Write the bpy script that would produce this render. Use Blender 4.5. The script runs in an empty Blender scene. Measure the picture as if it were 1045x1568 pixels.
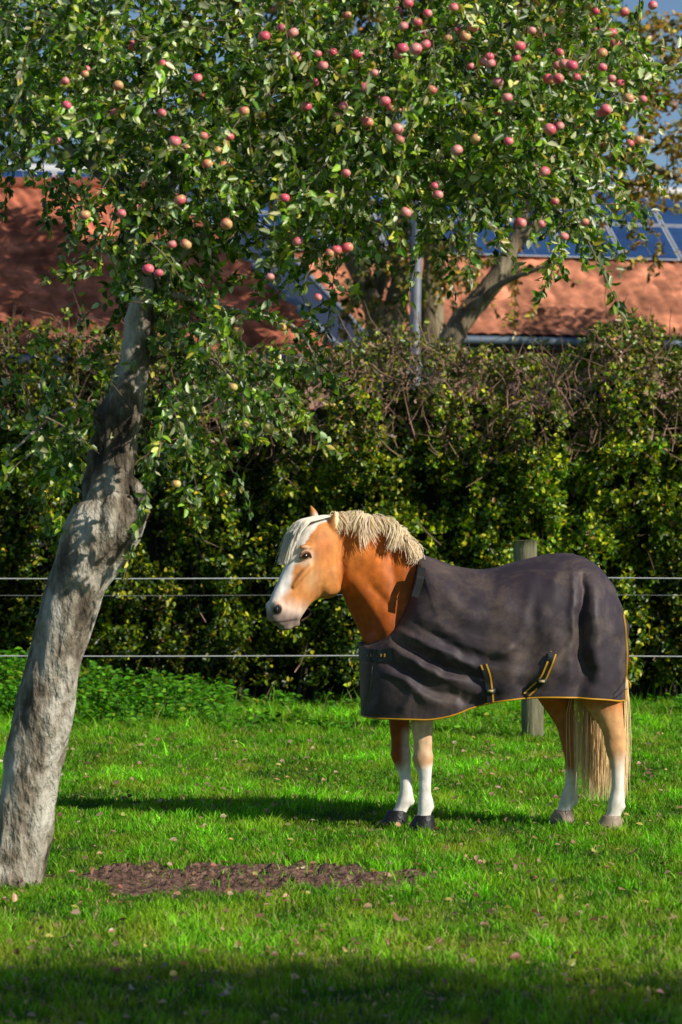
import bpy, math, numpy as np
from mathutils import Vector, Quaternion
from mathutils.bvhtree import BVHTree
rng=np.random.default_rng(11)
FP=4350.0; CH=1.65; HY=790.0
def P(px,py,d): return np.array([(px-522.5)/FP*d, d, CH+(HY-py)/FP*d])
scene=bpy.context.scene
def link(o):
    scene.collection.objects.link(o); return o
def empty(name):
    o=bpy.data.objects.new(name,None); o.empty_display_size=.2; return link(o)
# ------------------------------------------------------------ noise
_K=np.random.default_rng(3).normal(size=(10,3)); _K/=np.linalg.norm(_K,axis=1)[:,None]
_PH=np.random.default_rng(4).uniform(0,6.28,10)
def sn(p,f=1.0):
    p=np.asarray(p)*f; r=0
    for i in range(10):
        r=r+np.sin(p@_K[i]*(1+.37*i)*2.2+_PH[i]+1.3*np.sin(p@_K[(i+3)%10]*2.0))
    return r/10**.5/1.0
# ------------------------------------------------------------ mesh helpers
def make_mesh(name,V,F,cols=None,mat=None,smooth=False,parent=None):
    V=np.asarray(V,dtype=np.float32).reshape(-1,3); F=np.asarray(F,dtype=np.int32); m,k=F.shape
    me=bpy.data.meshes.new(name)
    me.vertices.add(len(V)); me.vertices.foreach_set('co',V.ravel())
    me.loops.add(m*k); me.loops.foreach_set('vertex_index',F.ravel())
    me.polygons.add(m); me.polygons.foreach_set('loop_start',np.arange(0,m*k,k,dtype=np.int32))
    if smooth: me.polygons.foreach_set('use_smooth',np.ones(m,dtype=bool))
    me.update(calc_edges=True); me.validate()
    if cols is not None:
        a=me.color_attributes.new('Col','FLOAT_COLOR','POINT')
        c=np.ones((len(V),4),dtype=np.float32); c[:,:3]=cols
        a.data.foreach_set('color',c.ravel())
    if mat: me.materials.append(mat)
    o=link(bpy.data.objects.new(name,me))
    if parent: o.parent=parent
    return o
def cat(lst):
    V=[];F=[];C=[];n=0
    for t in lst:
        V.append(t[0]);F.append(np.asarray(t[1])+n);n+=len(t[0])
        if len(t)>2: C.append(t[2])
    return np.concatenate(V),np.concatenate(F),(np.concatenate(C) if C else None)
def catmull(pts,n):
    pts=np.asarray(pts,float); m=len(pts)
    e=np.vstack([2*pts[0]-pts[1],pts,2*pts[-1]-pts[-2]])
    t=np.linspace(0,m-1-1e-6,n); i=t.astype(int); f=(t-i)[:,None]
    p0,p1,p2,p3=e[i],e[i+1],e[i+2],e[i+3]
    return .5*((2*p1)+(-p0+p2)*f+(2*p0-5*p1+4*p2-p3)*f**2+(-p0+3*p1-3*p2+p3)*f**3)
def tube(path,rad,seg=12,n=None,rough=0,rf=3.0):
    path=np.asarray(path,float); rad=np.asarray(rad,float)
    n=n or max(4,len(path)*5)
    q=catmull(np.hstack([path,rad[:,None]]),n); p=q[:,:3]; r=np.maximum(q[:,3],1e-4)
    T=np.gradient(p,axis=0); T/=np.linalg.norm(T,axis=1)[:,None]+1e-9
    ref=np.array([0,1.,0]) if abs(T[:,1]).mean()<.8 else np.array([1.,0,0])
    A=np.cross(T,ref); A/=np.linalg.norm(A,axis=1)[:,None]+1e-9
    B=np.cross(T,A)
    th=np.linspace(0,2*np.pi,seg,endpoint=False)
    V=p[:,None,:]+r[:,None,None]*(np.cos(th)[None,:,None]*A[:,None,:]+np.sin(th)[None,:,None]*B[:,None,:])
    if rough:
        d=V-p[:,None,:]; k=1+rough*sn(V.reshape(-1,3)*np.array([1,1,.45]),rf).reshape(n,seg)+rough*.55*sn(V.reshape(-1,3)*np.array([1,1,.3]),rf*3.3).reshape(n,seg)+rough*.25*sn(V.reshape(-1,3)*np.array([1,1,.3]),rf*8).reshape(n,seg)
        V=p[:,None,:]+d*k[:,:,None]
    V=V.reshape(-1,3)
    i=np.arange(n-1)[:,None]*seg; j=np.arange(seg)[None,:]; j2=(j+1)%seg
    F=np.stack([i+j,i+j2,i+seg+j2,i+seg+j],-1).reshape(-1,4)
    V=np.vstack([V,p[0],p[-1]]); a=len(V)-2
    jj=np.arange(seg)
    c0=np.stack([np.full(seg//2,a),jj[::2],jj[1::2],(jj[::2]+2)%seg],-1)
    c1=np.stack([np.full(seg//2,a+1),(n-1)*seg+(jj[::2]+2)%seg,(n-1)*seg+jj[1::2],(n-1)*seg+jj[::2]],-1)
    return V,np.vstack([F,c0,c1])
def ellipsoid(c,r,seg=16,rings=10,R=None):
    th=np.linspace(0,2*np.pi,seg,endpoint=False); ph=np.linspace(0.02,np.pi-.02,rings)
    V=np.stack([np.sin(ph)[:,None]*np.cos(th),np.sin(ph)[:,None]*np.sin(th),np.cos(ph)[:,None]*np.ones(seg)],-1).reshape(-1,3)*np.array(r)
    if R is not None: V=V@R.T
    V=V+np.array(c)
    i=np.arange(rings-1)[:,None]*seg; j=np.arange(seg)[None,:]; j2=(j+1)%seg
    F=np.stack([i+j,i+seg+j,i+seg+j2,i+j2],-1).reshape(-1,4)
    jj=np.arange(seg); V=np.vstack([V,V[:seg].mean(0),V[-seg:].mean(0)]); a=len(V)-2
    c0=np.stack([np.full(seg//2,a),jj[::2],jj[1::2],(jj[::2]+2)%seg],-1)
    b=(rings-1)*seg
    c1=np.stack([np.full(seg//2,a+1),b+(jj[::2]+2)%seg,b+jj[1::2],b+jj[::2]],-1)
    return V,np.vstack([F,c0,c1])
def box(c,s,yaw=0):
    c=np.array(c);s=np.array(s)/2
    V=np.array([[x,y,z] for x in(-1,1) for y in(-1,1) for z in(-1,1)])*s
    R=np.array([[math.cos(yaw),-math.sin(yaw),0],[math.sin(yaw),math.cos(yaw),0],[0,0,1]])
    V=V@R.T+c
    F=np.array([[0,1,3,2],[4,6,7,5],[0,4,5,1],[2,3,7,6],[0,2,6,4],[1,5,7,3]])
    return V,F
def unit(v): return v/(np.linalg.norm(v,axis=-1,keepdims=True)+1e-9)
def leaves(pos,dr,nr,L,W,col):
    n=len(pos); dr=unit(dr); sd=unit(np.cross(dr,nr)); nr=np.cross(sd,dr)
    L=np.broadcast_to(L,(n,))[:,None]; W=np.broadcast_to(W,(n,))[:,None]
    fold=W*.18; curl=-L*.10
    b=pos; t=pos+dr*L+nr*curl
    l1=pos+dr*L*.30-sd*W*.46+nr*fold; r1=pos+dr*L*.30+sd*W*.46+nr*fold
    l2=pos+dr*L*.68-sd*W*.38+nr*fold*.6; r2=pos+dr*L*.68+sd*W*.38+nr*fold*.6
    V=np.stack([b,r1,r2,t,l2,l1],1).reshape(-1,3)
    i=np.arange(n)[:,None]*6
    F=np.concatenate([i+np.array([0,1,2,3]),i+np.array([0,3,4,5])])
    return V,F,np.repeat(col,6,axis=0)
def rdir(n): return unit(rng.normal(size=(n,3)))
def pal(n,cols,wts,var=.25):
    cols=np.array(cols); k=rng.choice(len(cols),n,p=np.array(wts)/sum(wts))
    return cols[k]*np.exp(rng.normal(0,var,(n,1)))*np.exp(rng.normal(0,.08,(n,3)))
AZ=math.radians(33); EL=math.radians(31)
sd=Vector((math.cos(EL)*math.cos(AZ),-math.cos(EL)*math.sin(AZ),math.sin(EL)))
SUN=np.array(sd)
# ------------------------------------------------------------ materials
def newmat(name):
    m=bpy.data.materials.new(name); m.use_nodes=True
    nt=m.node_tree; nt.nodes.clear(); return m,nt
def N(nt,t,**k):
    n=nt.nodes.new(t)
    for a,b in k.items(): setattr(n,a,b)
    return n
def mat_attr(name,rough=.5,trans=0.0,spec=.5,noise=0,nscale=40,bump=0,tval=1.6):
    m,nt=newmat(name); L=nt.links
    a=N(nt,'ShaderNodeAttribute',attribute_name='Col')
    col=a.outputs['Color']
    pr=N(nt,'ShaderNodeBsdfPrincipled'); pr.inputs['Roughness'].default_value=rough
    pr.inputs['Specular IOR Level'].default_value=spec
    out=N(nt,'ShaderNodeOutputMaterial')
    if noise or bump:
        tc=N(nt,'ShaderNodeTexCoord'); nz=N(nt,'ShaderNodeTexNoise'); nz.inputs['Scale'].default_value=nscale; nz.inputs['Detail'].default_value=5
        L.new(tc.outputs['Object'],nz.inputs['Vector'])
        if noise:
            mr=N(nt,'ShaderNodeMapRange'); mr.inputs[1].default_value=.25; mr.inputs[2].default_value=.75; mr.inputs[3].default_value=1-noise; mr.inputs[4].default_value=1+noise
            L.new(nz.outputs['Fac'],mr.inputs[0])
            mx=N(nt,'ShaderNodeVectorMath',operation='SCALE'); L.new(col,mx.inputs[0]); L.new(mr.outputs[0],mx.inputs['Scale']); col=mx.outputs[0]
        if bump:
            b=N(nt,'ShaderNodeBump'); b.inputs['Strength'].default_value=bump; b.inputs['Distance'].default_value=.01
            L.new(nz.outputs['Fac'],b.inputs['Height']); L.new(b.outputs[0],pr.inputs['Normal'])
    L.new(col,pr.inputs['Base Color'])
    if trans:
        tr=N(nt,'ShaderNodeBsdfTranslucent'); mx=N(nt,'ShaderNodeMixShader'); mx.inputs[0].default_value=trans
        hs=N(nt,'ShaderNodeHueSaturation'); hs.inputs['Value'].default_value=tval; hs.inputs['Saturation'].default_value=1.1 if tval>1 else 1
        L.new(col,hs.inputs['Color']); L.new(hs.outputs[0],tr.inputs['Color'])
        L.new(pr.outputs[0],mx.inputs[1]); L.new(tr.outputs[0],mx.inputs[2]); L.new(mx.outputs[0],out.inputs[0])
    else: L.new(pr.outputs[0],out.inputs[0])
    return m
def mat_noise(name,stops,scale=5,stretch=(1,1,1),rough=.8,bump=.3,bdist=.02,detail=8,metallic=0,spec=.4,s2=3.0):
    m,nt=newmat(name); L=nt.links
    tc=N(nt,'ShaderNodeTexCoord'); mp=N(nt,'ShaderNodeMapping'); mp.inputs['Scale'].default_value=stretch
    L.new(tc.outputs['Object'],mp.inputs[0])
    nz=N(nt,'ShaderNodeTexNoise'); nz.inputs['Scale'].default_value=scale; nz.inputs['Detail'].default_value=detail; nz.inputs['Roughness'].default_value=.66
    L.new(mp.outputs[0],nz.inputs['Vector'])
    cr=N(nt,'ShaderNodeValToRGB'); e=cr.color_ramp.elements
    while len(e)<len(stops): e.new(.5)
    for i,(p,c) in enumerate(stops): e[i].position=p; e[i].color=(*c,1)
    L.new(nz.outputs['Fac'],cr.inputs[0])
    pr=N(nt,'ShaderNodeBsdfPrincipled'); pr.inputs['Roughness'].default_value=rough; pr.inputs['Metallic'].default_value=metallic; pr.inputs['Specular IOR Level'].default_value=spec
    L.new(cr.outputs[0],pr.inputs['Base Color'])
    if bump:
        b=N(nt,'ShaderNodeBump'); b.inputs['Strength'].default_value=bump; b.inputs['Distance'].default_value=bdist
        nz2=N(nt,'ShaderNodeTexNoise'); nz2.inputs['Scale'].default_value=scale*s2; nz2.inputs['Detail'].default_value=6
        L.new(mp.outputs[0],nz2.inputs['Vector'])
        ad=N(nt,'ShaderNodeMath',operation='ADD'); L.new(nz.outputs['Fac'],ad.inputs[0]); L.new(nz2.outputs['Fac'],ad.inputs[1])
        L.new(ad.outputs[0],b.inputs['Height']); L.new(b.outputs[0],pr.inputs['Normal'])
    out=N(nt,'ShaderNodeOutputMaterial'); L.new(pr.outputs[0],out.inputs[0])
    return m
M_leaf=mat_attr('apple_leaf',rough=.36,trans=.28,spec=.6)
M_hleaf=mat_attr('hedge_leaf',rough=.38,trans=.25,spec=.5)
M_grass=mat_attr('grass_blade',rough=.58,trans=.36,spec=.22)
M_twig=mat_attr('twig',rough=.8,spec=.2)
M_apple=mat_attr('apple_skin',rough=.33,spec=.5,noise=.15,nscale=60)
M_coat=mat_attr('horse_coat',rough=.58,spec=.25,noise=.18,nscale=25,bump=.25)
M_hair=mat_attr('horse_hair',rough=.5,spec=.3,trans=.30,tval=1.0)
M_tile=mat_attr('roof_tile',rough=.8,spec=.2,noise=.5,nscale=6,bump=.3)
M_plain=mat_attr('painted',rough=.5,spec=.4,noise=.08,nscale=15)
M_bark=mat_noise('apple_bark',[(.34,(.03,.021,.013)),(.42,(.12,.09,.06)),(.49,(.27,.225,.165)),(.55,(.46,.41,.33)),(.68,(.70,.65,.56))],scale=5,stretch=(1,1,.5),bump=1.0,bdist=.06,s2=5)
M_bark2=mat_noise('dark_bark',[(.3,(.06,.042,.025)),(.5,(.20,.15,.09)),(.7,(.34,.28,.17))],scale=7,stretch=(1,1,.3),bump=.8,bdist=.03)
M_post=mat_noise('post_wood',[(.3,(.06,.055,.03)),(.5,(.19,.175,.10)),(.7,(.32,.30,.18))],scale=14,stretch=(1,1,.12),bump=.7)
M_soil=mat_noise('soil',[(.35,(.05,.027,.018)),(.5,(.19,.10,.068)),(.65,(.38,.23,.16))],scale=16,bump=.9,bdist=.04)
M_ground=mat_noise('meadow_ground',[(.3,(.018,.045,.005)),(.5,(.035,.09,.009)),(.7,(.06,.13,.014))],scale=3,bump=.5,bdist=.03)
M_metal=mat_noise('galvanised_metal',[(.3,(.18,.19,.21)),(.6,(.29,.30,.33))],scale=3,bump=.05,rough=.45,metallic=.4)
M_wire=mat_noise('fence_wire',[(.3,(.40,.40,.40)),(.6,(.6,.6,.6))],scale=20,bump=0,rough=.5)
M_hoofd=mat_noise('hoof_dark',[(.3,(.006,.006,.006)),(.6,(.018,.016,.016))],scale=20,bump=.2,rough=.45)
M_hoofl=mat_noise('hoof_light',[(.3,(.20,.13,.09)),(.6,(.40,.30,.22))],scale=20,bump=.2,rough=.55)
M_eye=mat_noise('eye_dark',[(.3,(.01,.006,.004)),(.6,(.02,.012,.008))],scale=5,bump=0,rough=.08,spec=.7)
M_solar=mat_noise('solar_glass',[(.3,(.015,.04,.12)),(.6,(.027,.07,.19))],scale=2,bump=0,rough=.25,spec=.6)
M_core=mat_noise('hedge_inner_shade',[(.3,(.004,.006,.002)),(.6,(.013,.016,.006))],scale=6,bump=.5)  # near-black sheet colour stands in for the shade inside the hedge
def mat_brick(name,c1,c2,mortar,sx=1):
    m,nt=newmat(name); L=nt.links
    tc=N(nt,'ShaderNodeTexCoord'); mp=N(nt,'ShaderNodeMapping'); mp.inputs['Rotation'].default_value=(math.radians(90),0,0)
    br=N(nt,'ShaderNodeTexBrick'); br.inputs['Color1'].default_value=(*c1,1); br.inputs['Color2'].default_value=(*c2,1); br.inputs['Mortar'].default_value=(*mortar,1)
    br.inputs['Scale'].default_value=4; br.inputs['Mortar Size'].default_value=.015
    L.new(tc.outputs['Object'],mp.inputs[0]); L.new(mp.outputs[0],br.inputs['Vector'])
    pr=N(nt,'ShaderNodeBsdfPrincipled'); pr.inputs['Roughness'].default_value=.85
    L.new(br.outputs['Color'],pr.inputs['Base Color'])
    out=N(nt,'ShaderNodeOutputMaterial'); L.new(pr.outputs[0],out.inputs[0]); return m
M_brick=mat_brick('red_brick',(.22,.10,.07),(.28,.14,.10),(.25,.22,.19))
def mat_rug():
    m,nt=newmat('rug_fabric'); L=nt.links
    tc=N(nt,'ShaderNodeTexCoord')
    n1=N(nt,'ShaderNodeTexNoise'); n1.inputs['Scale'].default_value=3.4; n1.inputs['Detail'].default_value=12; n1.inputs['Roughness'].default_value=.76; n1.inputs['Distortion'].default_value=.4
    L.new(tc.outputs['Object'],n1.inputs['Vector'])
    cr=N(nt,'ShaderNodeValToRGB'); e=cr.color_ramp.elements
    e[0].position=.47; e[0].color=(0,0,0,1); e[1].position=.71; e[1].color=(.9,.9,.9,1)
    L.new(n1.outputs['Fac'],cr.inputs[0])
    n2=N(nt,'ShaderNodeTexNoise'); n2.inputs['Scale'].default_value=1.6; n2.inputs['Detail'].default_value=3
    L.new(tc.outputs['Object'],n2.inputs['Vector'])
    mb=N(nt,'ShaderNodeMixRGB'); mb.inputs[1].default_value=(.030,.021,.030,1); mb.inputs[2].default_value=(.050,.036,.044,1)
    L.new(n2.outputs['Fac'],mb.inputs[0])
    mx=N(nt,'ShaderNodeMixRGB'); mx.inputs[2].default_value=(.15,.105,.08,1)
    L.new(cr.outputs[0],mx.inputs[0]); L.new(mb.outputs[0],mx.inputs[1])
    n3=N(nt,'ShaderNodeTexNoise'); n3.inputs['Scale'].default_value=11; n3.inputs['Detail'].default_value=5
    L.new(tc.outputs['Object'],n3.inputs['Vector'])
    b=N(nt,'ShaderNodeBump'); b.inputs['Strength'].default_value=.18; b.inputs['Distance'].default_value=.02; L.new(n3.outputs['Fac'],b.inputs['Height'])
    pr=N(nt,'ShaderNodeBsdfPrincipled'); pr.inputs['Roughness'].default_value=.6; pr.inputs['Specular IOR Level'].default_value=.4
    L.new(mx.outputs[0],pr.inputs['Base Color']); L.new(b.outputs[0],pr.inputs['Normal'])
    out=N(nt,'ShaderNodeOutputMaterial'); L.new(pr.outputs[0],out.inputs[0]); return m
M_rug=mat_rug()
# ------------------------------------------------------------ camera, sun, sky
cam=bpy.data.cameras.new('camera'); co=link(bpy.data.objects.new('camera',cam)); scene.camera=co
co.location=(0,0,CH); co.rotation_euler=(math.radians(90)+math.atan(6/FP),0,0)
cam.sensor_width=36; cam.lens=FP/1568*36; cam.clip_end=2000
cam.dof.use_dof=True; cam.dof.focus_distance=15.3; cam.dof.aperture_fstop=4.2
sl=bpy.data.lights.new('sun','SUN'); sl.energy=5.0; sl.angle=math.radians(.5); sl.color=(1,.94,.82)
so=link(bpy.data.objects.new('sun',sl)); so.rotation_euler=sd.to_track_quat('Z','Y').to_euler(); so.location=(20,-10,20)
w=bpy.data.worlds.new('World'); scene.world=w; w.use_nodes=True; nt=w.node_tree
bg=nt.nodes['Background']; sk=nt.nodes.new('ShaderNodeTexSky'); sk.sky_type='NISHITA'; sk.sun_disc=False
sk.sun_elevation=EL; sk.sun_rotation=math.radians(90)+AZ; sk.altitude=1500; sk.air_density=1.0; sk.dust_density=0; sk.ozone_density=3
nt.links.new(sk.outputs[0],bg.inputs[0]); bg.inputs[1].default_value=.085
scene.view_settings.view_transform='Standard'; scene.view_settings.look='None'; scene.view_settings.exposure=0
# ------------------------------------------------------------ ground
g=np.linspace(-1,1,41); g=np.sign(g)*np.abs(g)**2.2*500
X,Y=np.meshgrid(g,g+15); V=np.stack([X,Y,np.zeros_like(X)],-1).reshape(-1,3)
i=np.arange(40)[:,None]*41+np.arange(40)[None,:]
make_mesh('ground',V,np.stack([i,i+1,i+42,i+41],-1).reshape(-1,4),mat=M_ground)
def dirtmask(x,y):
    cx,cy=-.42,12.90
    r=((x-cx)/.86)**2+((y-cy)/.50)**2
    return r+ .45*sn(np.stack([x,y,0*x],-1),4.0)
nx,ny=160,90
xs=np.linspace(-1.5,.75,nx); ys=np.linspace(12.0,13.8,ny); X,Y=np.meshgrid(xs,ys)
mk=dirtmask(X,Y); pts=np.stack([X,Y,0*X],-1)
Z=.004+.014*np.clip(1.1-mk,0,1)*(1+.8*sn(pts,7)+.7*sn(pts,17)+.6*sn(pts,50))-.05*np.clip(mk-1.1,0,1)
make_mesh('dirt_patch',np.stack([X,Y,Z],-1).reshape(-1,3),(np.arange(ny-1)[:,None,None]*nx+np.arange(nx-1)[None,:,None]+np.array([0,1,nx+1,nx])).reshape(-1,4),mat=M_soil,smooth=True)
def grass():
    n=380000
    u=rng.uniform(size=n); y=8.0+(24.6-8.0)*u**.85; hw=.15*y+.5
    x=rng.uniform(-1,1,n)*hw
    mk=dirtmask(x,y); keep=(mk>.85+.6*rng.uniform(size=n)**2)|(rng.uniform(size=n)<.07)
    x=x[keep];y=y[keep];n=len(x)
    p=np.stack([x,y,0*x],-1)
    cl=sn(p,1.1); cl2=sn(p,5.0)
    H=(.030+.008*cl+.010*cl2)*rng.uniform(.5,1.6,n)*(1+1.2*np.clip((y-20)/4,0,1)); H=np.clip(H,.010,.16)
    tall=rng.uniform(size=n)<.012*np.clip((y-19.5)/2,0.05,1); H[tall]*=2.6
    W=rng.uniform(.0035,.006,n)*(.75+y/25)
    a=rng.uniform(0,2*np.pi,n); ld=np.stack([np.cos(a),np.sin(a),0*a],-1)
    lean=rng.uniform(.1,1.0,n)[:,None]*H[:,None]
    b=rng.uniform(0,2*np.pi,n); sd_=np.stack([np.cos(b),np.sin(b),0*b],-1)*W[:,None]
    up=np.array([0,0,1.])
    m_=p+ld*lean*.35+up*H[:,None]*.6; t=p+ld*lean+up*H[:,None]
    V=np.stack([p-sd_*.5,p+sd_*.5,m_+sd_*.45,t,m_-sd_*.45],1)
    base=np.arange(n)[:,None]*5
    F=np.concatenate([base+np.array([0,1,2,4]) ])
    c=np.array([.108,.295,.009])[None]*np.exp(.30*cl[:,None]+.28*cl2[:,None])*np.exp(rng.normal(0,.38,(n,1)))
    yl=np.clip(.30*sn(p+7,2.3)+.12+.30*np.clip((12.8-y)/2,0,1),0,1)[:,None]; c=c*(1-yl)+np.array([.32,.40,.03])*yl
    dry=rng.uniform(size=n)<.05+.07*np.clip((12.5-y)/2,0,1); c[dry]=np.array([.50,.40,.17])*rng.uniform(.6,1.2,(dry.sum(),1))
    c=np.repeat(c,5,axis=0); 
    return V.reshape(-1,3),F,c
V,F,c=grass()
gr=empty('lawn_grass')
nb=len(V)//5
make_mesh('grass_blade_base',V,F,c,M_grass,parent=gr)
tips=V.reshape(-1,5,3)[:,2:5].reshape(-1,3); ct=c.reshape(-1,5,3)[:,2:5].reshape(-1,3)*1.08
make_mesh('grass_blade_tips',tips,np.arange(nb)[:,None]*3+np.array([2,0,1]),ct,M_grass,parent=gr)
n=3200; u=rng.uniform(size=n); y=8.5+15*u; x=rng.uniform(-1,1,n)*(.17*y+.5)
p=np.stack([x,y,rng.uniform(.012,.040,n)],-1); nr=unit(rng.normal(size=(n,3))*.5+np.array([0.2,-.3,1]))
l=rng.uniform(.018,.048,n); V,F,c=leaves(p,unit(rng.normal(size=(n,3))*[1,1,.2]),nr,l,l*.7,pal(n,[(.40,.22,.13),(.52,.33,.22),(.24,.11,.06),(.46,.38,.10)],[3,3,2,2]))
make_mesh('fallen_leaves',V,F,c,M_leaf)
# ------------------------------------------------------------ HEDGE
hedge=empty('hedge')
HYF=24.1
def htop(x):
    px=x/24.3*FP+522.5
    b=np.interp(px,[-400,0,150,300,450,560,640,720,800,870,940,1000,1060,1500],[505,512,525,550,568,535,530,550,558,562,510,530,565,530])
    return CH+(HY-b)/FP*24.4
def hedge_build():
    n=175000
    x=np.where(rng.uniform(size=n)<.80,rng.uniform(-3.5,3.5,n),rng.uniform(-8,8,n))
    tz=htop(x); z=rng.uniform(0.05,1,n)**.9*(tz+.1)
    dep=rng.exponential(.16,n)
    q=np.stack([x,0*x,z],-1)
    bulge=.16*sn(q,1.3)+.17*sn(q,3.5)
    topn=np.clip((z-(tz-.5))/.6,0,1)
    y=HYF+.1-bulge+dep+topn**2*.35*rng.uniform(-.3,1.5,n)+.25*np.clip(.5-z,0,1)
    p=np.stack([x,y,z],-1)
    cl=sn(p,3.0)+1.0*sn(p,7.5)
    thin=np.clip((z-(tz-.95))/.8,0,1)
    keep=(cl>-.34+.35*thin+rng.normal(0,.25,n))&(rng.uniform(size=n)>.25*thin)&(rng.uniform(size=n)>.65*np.clip((.6-z)/.5,0,1))
    p=p[keep]; n=len(p); z=p[:,2]; thin=thin[keep]
    dr=unit(rng.normal(size=(n,3))+np.array([0,-.5,-.2])); nr=unit(rng.normal(size=(n,3))*.9+SUN*.6)
    c=pal(n,[(.026,.06,.006),(.075,.145,.009),(.24,.33,.012),(.56,.52,.025),(.26,.13,.03)],[4.6,4.4,3.0,2.1,.4],.34)
    cb=pal(n,[(.20,.14,.06),(.13,.15,.03),(.36,.24,.16)],[2.3,3,1.7],.3)
    k=(rng.uniform(size=n)<thin*.55*(1-.75*(np.abs(p[:,0]+2.6)<.8)))
    c[k]=cb[k]
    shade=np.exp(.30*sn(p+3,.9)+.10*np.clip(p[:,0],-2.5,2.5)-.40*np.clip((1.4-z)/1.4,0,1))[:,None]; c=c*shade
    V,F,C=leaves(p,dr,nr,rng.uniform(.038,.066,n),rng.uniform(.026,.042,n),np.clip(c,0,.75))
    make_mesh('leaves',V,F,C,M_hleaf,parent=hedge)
    tw=[]; 
    for k in range(2200):
        x0=rng.uniform(-4.5,4.5); t=htop(np.array([x0]))[0]
        z0=t-rng.uniform(-.05,.9) if k%10<9 else rng.uniform(.3,t-.5)
        p0=np.array([x0,HYF+rng.uniform(.0,.45),z0]); d=unit(rng.normal(size=3)*.6+np.array([0,-.15,.7])); l=rng.uniform(.12,.42)
        p1=p0+d*l*.5+rng.normal(size=3)*.03; p2=p0+d*l+rng.normal(size=3)*.03
        V,F=tube([p0,p1,p2],[.0045,.0035,.002],seg=4,n=4)
        cc=np.array([.30,.18,.13])*rng.uniform(.4,1.5); tw.append((V,F,np.tile(cc,(len(V),1))))
    for k in range(220):
        x0=rng.uniform(-6,6); p0=np.array([x0,HYF+rng.uniform(.4,.6),0]); p2=p0+np.array([rng.normal()*.2,rng.uniform(-.1,.1),rng.uniform(.8,2.0)])
        V,F=tube([p0,(p0+p2)/2+rng.normal(size=3)*.05,p2],[.018,.013,.006],seg=6,n=6); cc=np.array([.06,.045,.03])*rng.uniform(.6,1.4)
        tw.append((V,F,np.tile(cc,(len(V),1))))
    V,F,C=cat(tw); make_mesh('twigs',V,F,C,M_twig,parent=hedge)
    P0=[]
    for k in range(150):
        x0=rng.uniform(-4,4) if k%3 else rng.normal(2.35,.25); t=htop(np.array([x0]))[0]; h=rng.uniform(.05,.30); m=int(10+h*70)
        tt=rng.uniform(-.5,1,m); P0.append(np.stack([x0+rng.normal(0,.03,m)+.05*tt,HYF+.3+rng.normal(0,.03,m),t-.05+h*tt],-1))
    P0=np.concatenate(P0); m=len(P0); V,F,C=leaves(P0,rdir(m)+[0,0,.3],rng.normal(size=(m,3))*.8+SUN*.7,rng.uniform(.04,.06,m),rng.uniform(.025,.036,m),pal(m,[(.14,.22,.02),(.36,.38,.04),(.07,.12,.015)],[3,2,2],.25))
    make_mesh('top_shoots',V,F,C,M_hleaf,parent=hedge)
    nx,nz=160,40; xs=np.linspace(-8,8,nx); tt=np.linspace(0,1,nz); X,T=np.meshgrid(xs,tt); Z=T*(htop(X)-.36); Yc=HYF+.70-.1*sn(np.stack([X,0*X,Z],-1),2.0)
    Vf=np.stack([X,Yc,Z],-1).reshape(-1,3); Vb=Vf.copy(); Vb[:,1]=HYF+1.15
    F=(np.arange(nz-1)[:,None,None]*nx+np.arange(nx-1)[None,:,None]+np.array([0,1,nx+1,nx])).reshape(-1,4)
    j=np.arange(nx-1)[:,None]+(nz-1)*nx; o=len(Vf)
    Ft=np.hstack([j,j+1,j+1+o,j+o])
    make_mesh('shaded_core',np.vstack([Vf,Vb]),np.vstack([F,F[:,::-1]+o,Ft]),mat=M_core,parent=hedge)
hedge_build()
def weeds():
    P_=[];D=[];Nn=[];L=[];C=[]
    st=[]
    for k in range(800):
        if k<420: x0=rng.uniform(-3.6,-.95); h=rng.uniform(.15,.48)*np.clip(1.4-(x0+3.2)*.35,.4,1.2); y0=rng.uniform(22.4,24.1)
        else: x0=rng.uniform(-4,4); h=rng.uniform(.05,.20); y0=rng.uniform(21.6,24.1)
        if y0<23: h*=.6
        m=int(8+h*70); t=rng.uniform(.15,1,m); a=rng.uniform(0,6.28,m)
        pos=np.stack([x0+0*t+.03*np.cos(a),y0+.03*np.sin(a),h*t],-1)
        P_.append(pos); D.append(np.stack([np.cos(a),np.sin(a),rng.uniform(-.3,.5,m)],-1)); Nn.append(np.stack([-.2*np.cos(a),-.2*np.sin(a),0*a+.5],-1)+rng.normal(size=(m,3))*.25+SUN*.7)
        L.append(rng.uniform(.05,.09,m)*(1.1-.35*t)); C.append(pal(m,[(.08,.26,.012),(.14,.36,.02),(.05,.17,.012),(.35,.40,.03)],[4,3,3,.4],.25))
        V,F=tube([[x0,y0,0],[x0,y0,h]],[.004,.002],seg=4,n=3); st.append((V,F,np.tile([.08,.14,.03],(len(V),1))))
    w=empty('nettle_weeds'); l=np.concatenate(L)
    V,F,C=leaves(np.concatenate(P_),np.concatenate(D),np.concatenate(Nn),l,l*.55,np.concatenate(C)); make_mesh('leaves',V,F,C,M_grass,parent=w)
    V,F,C=cat(st); make_mesh('stems',V,F,C,M_twig,parent=w)
weeds()
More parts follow.
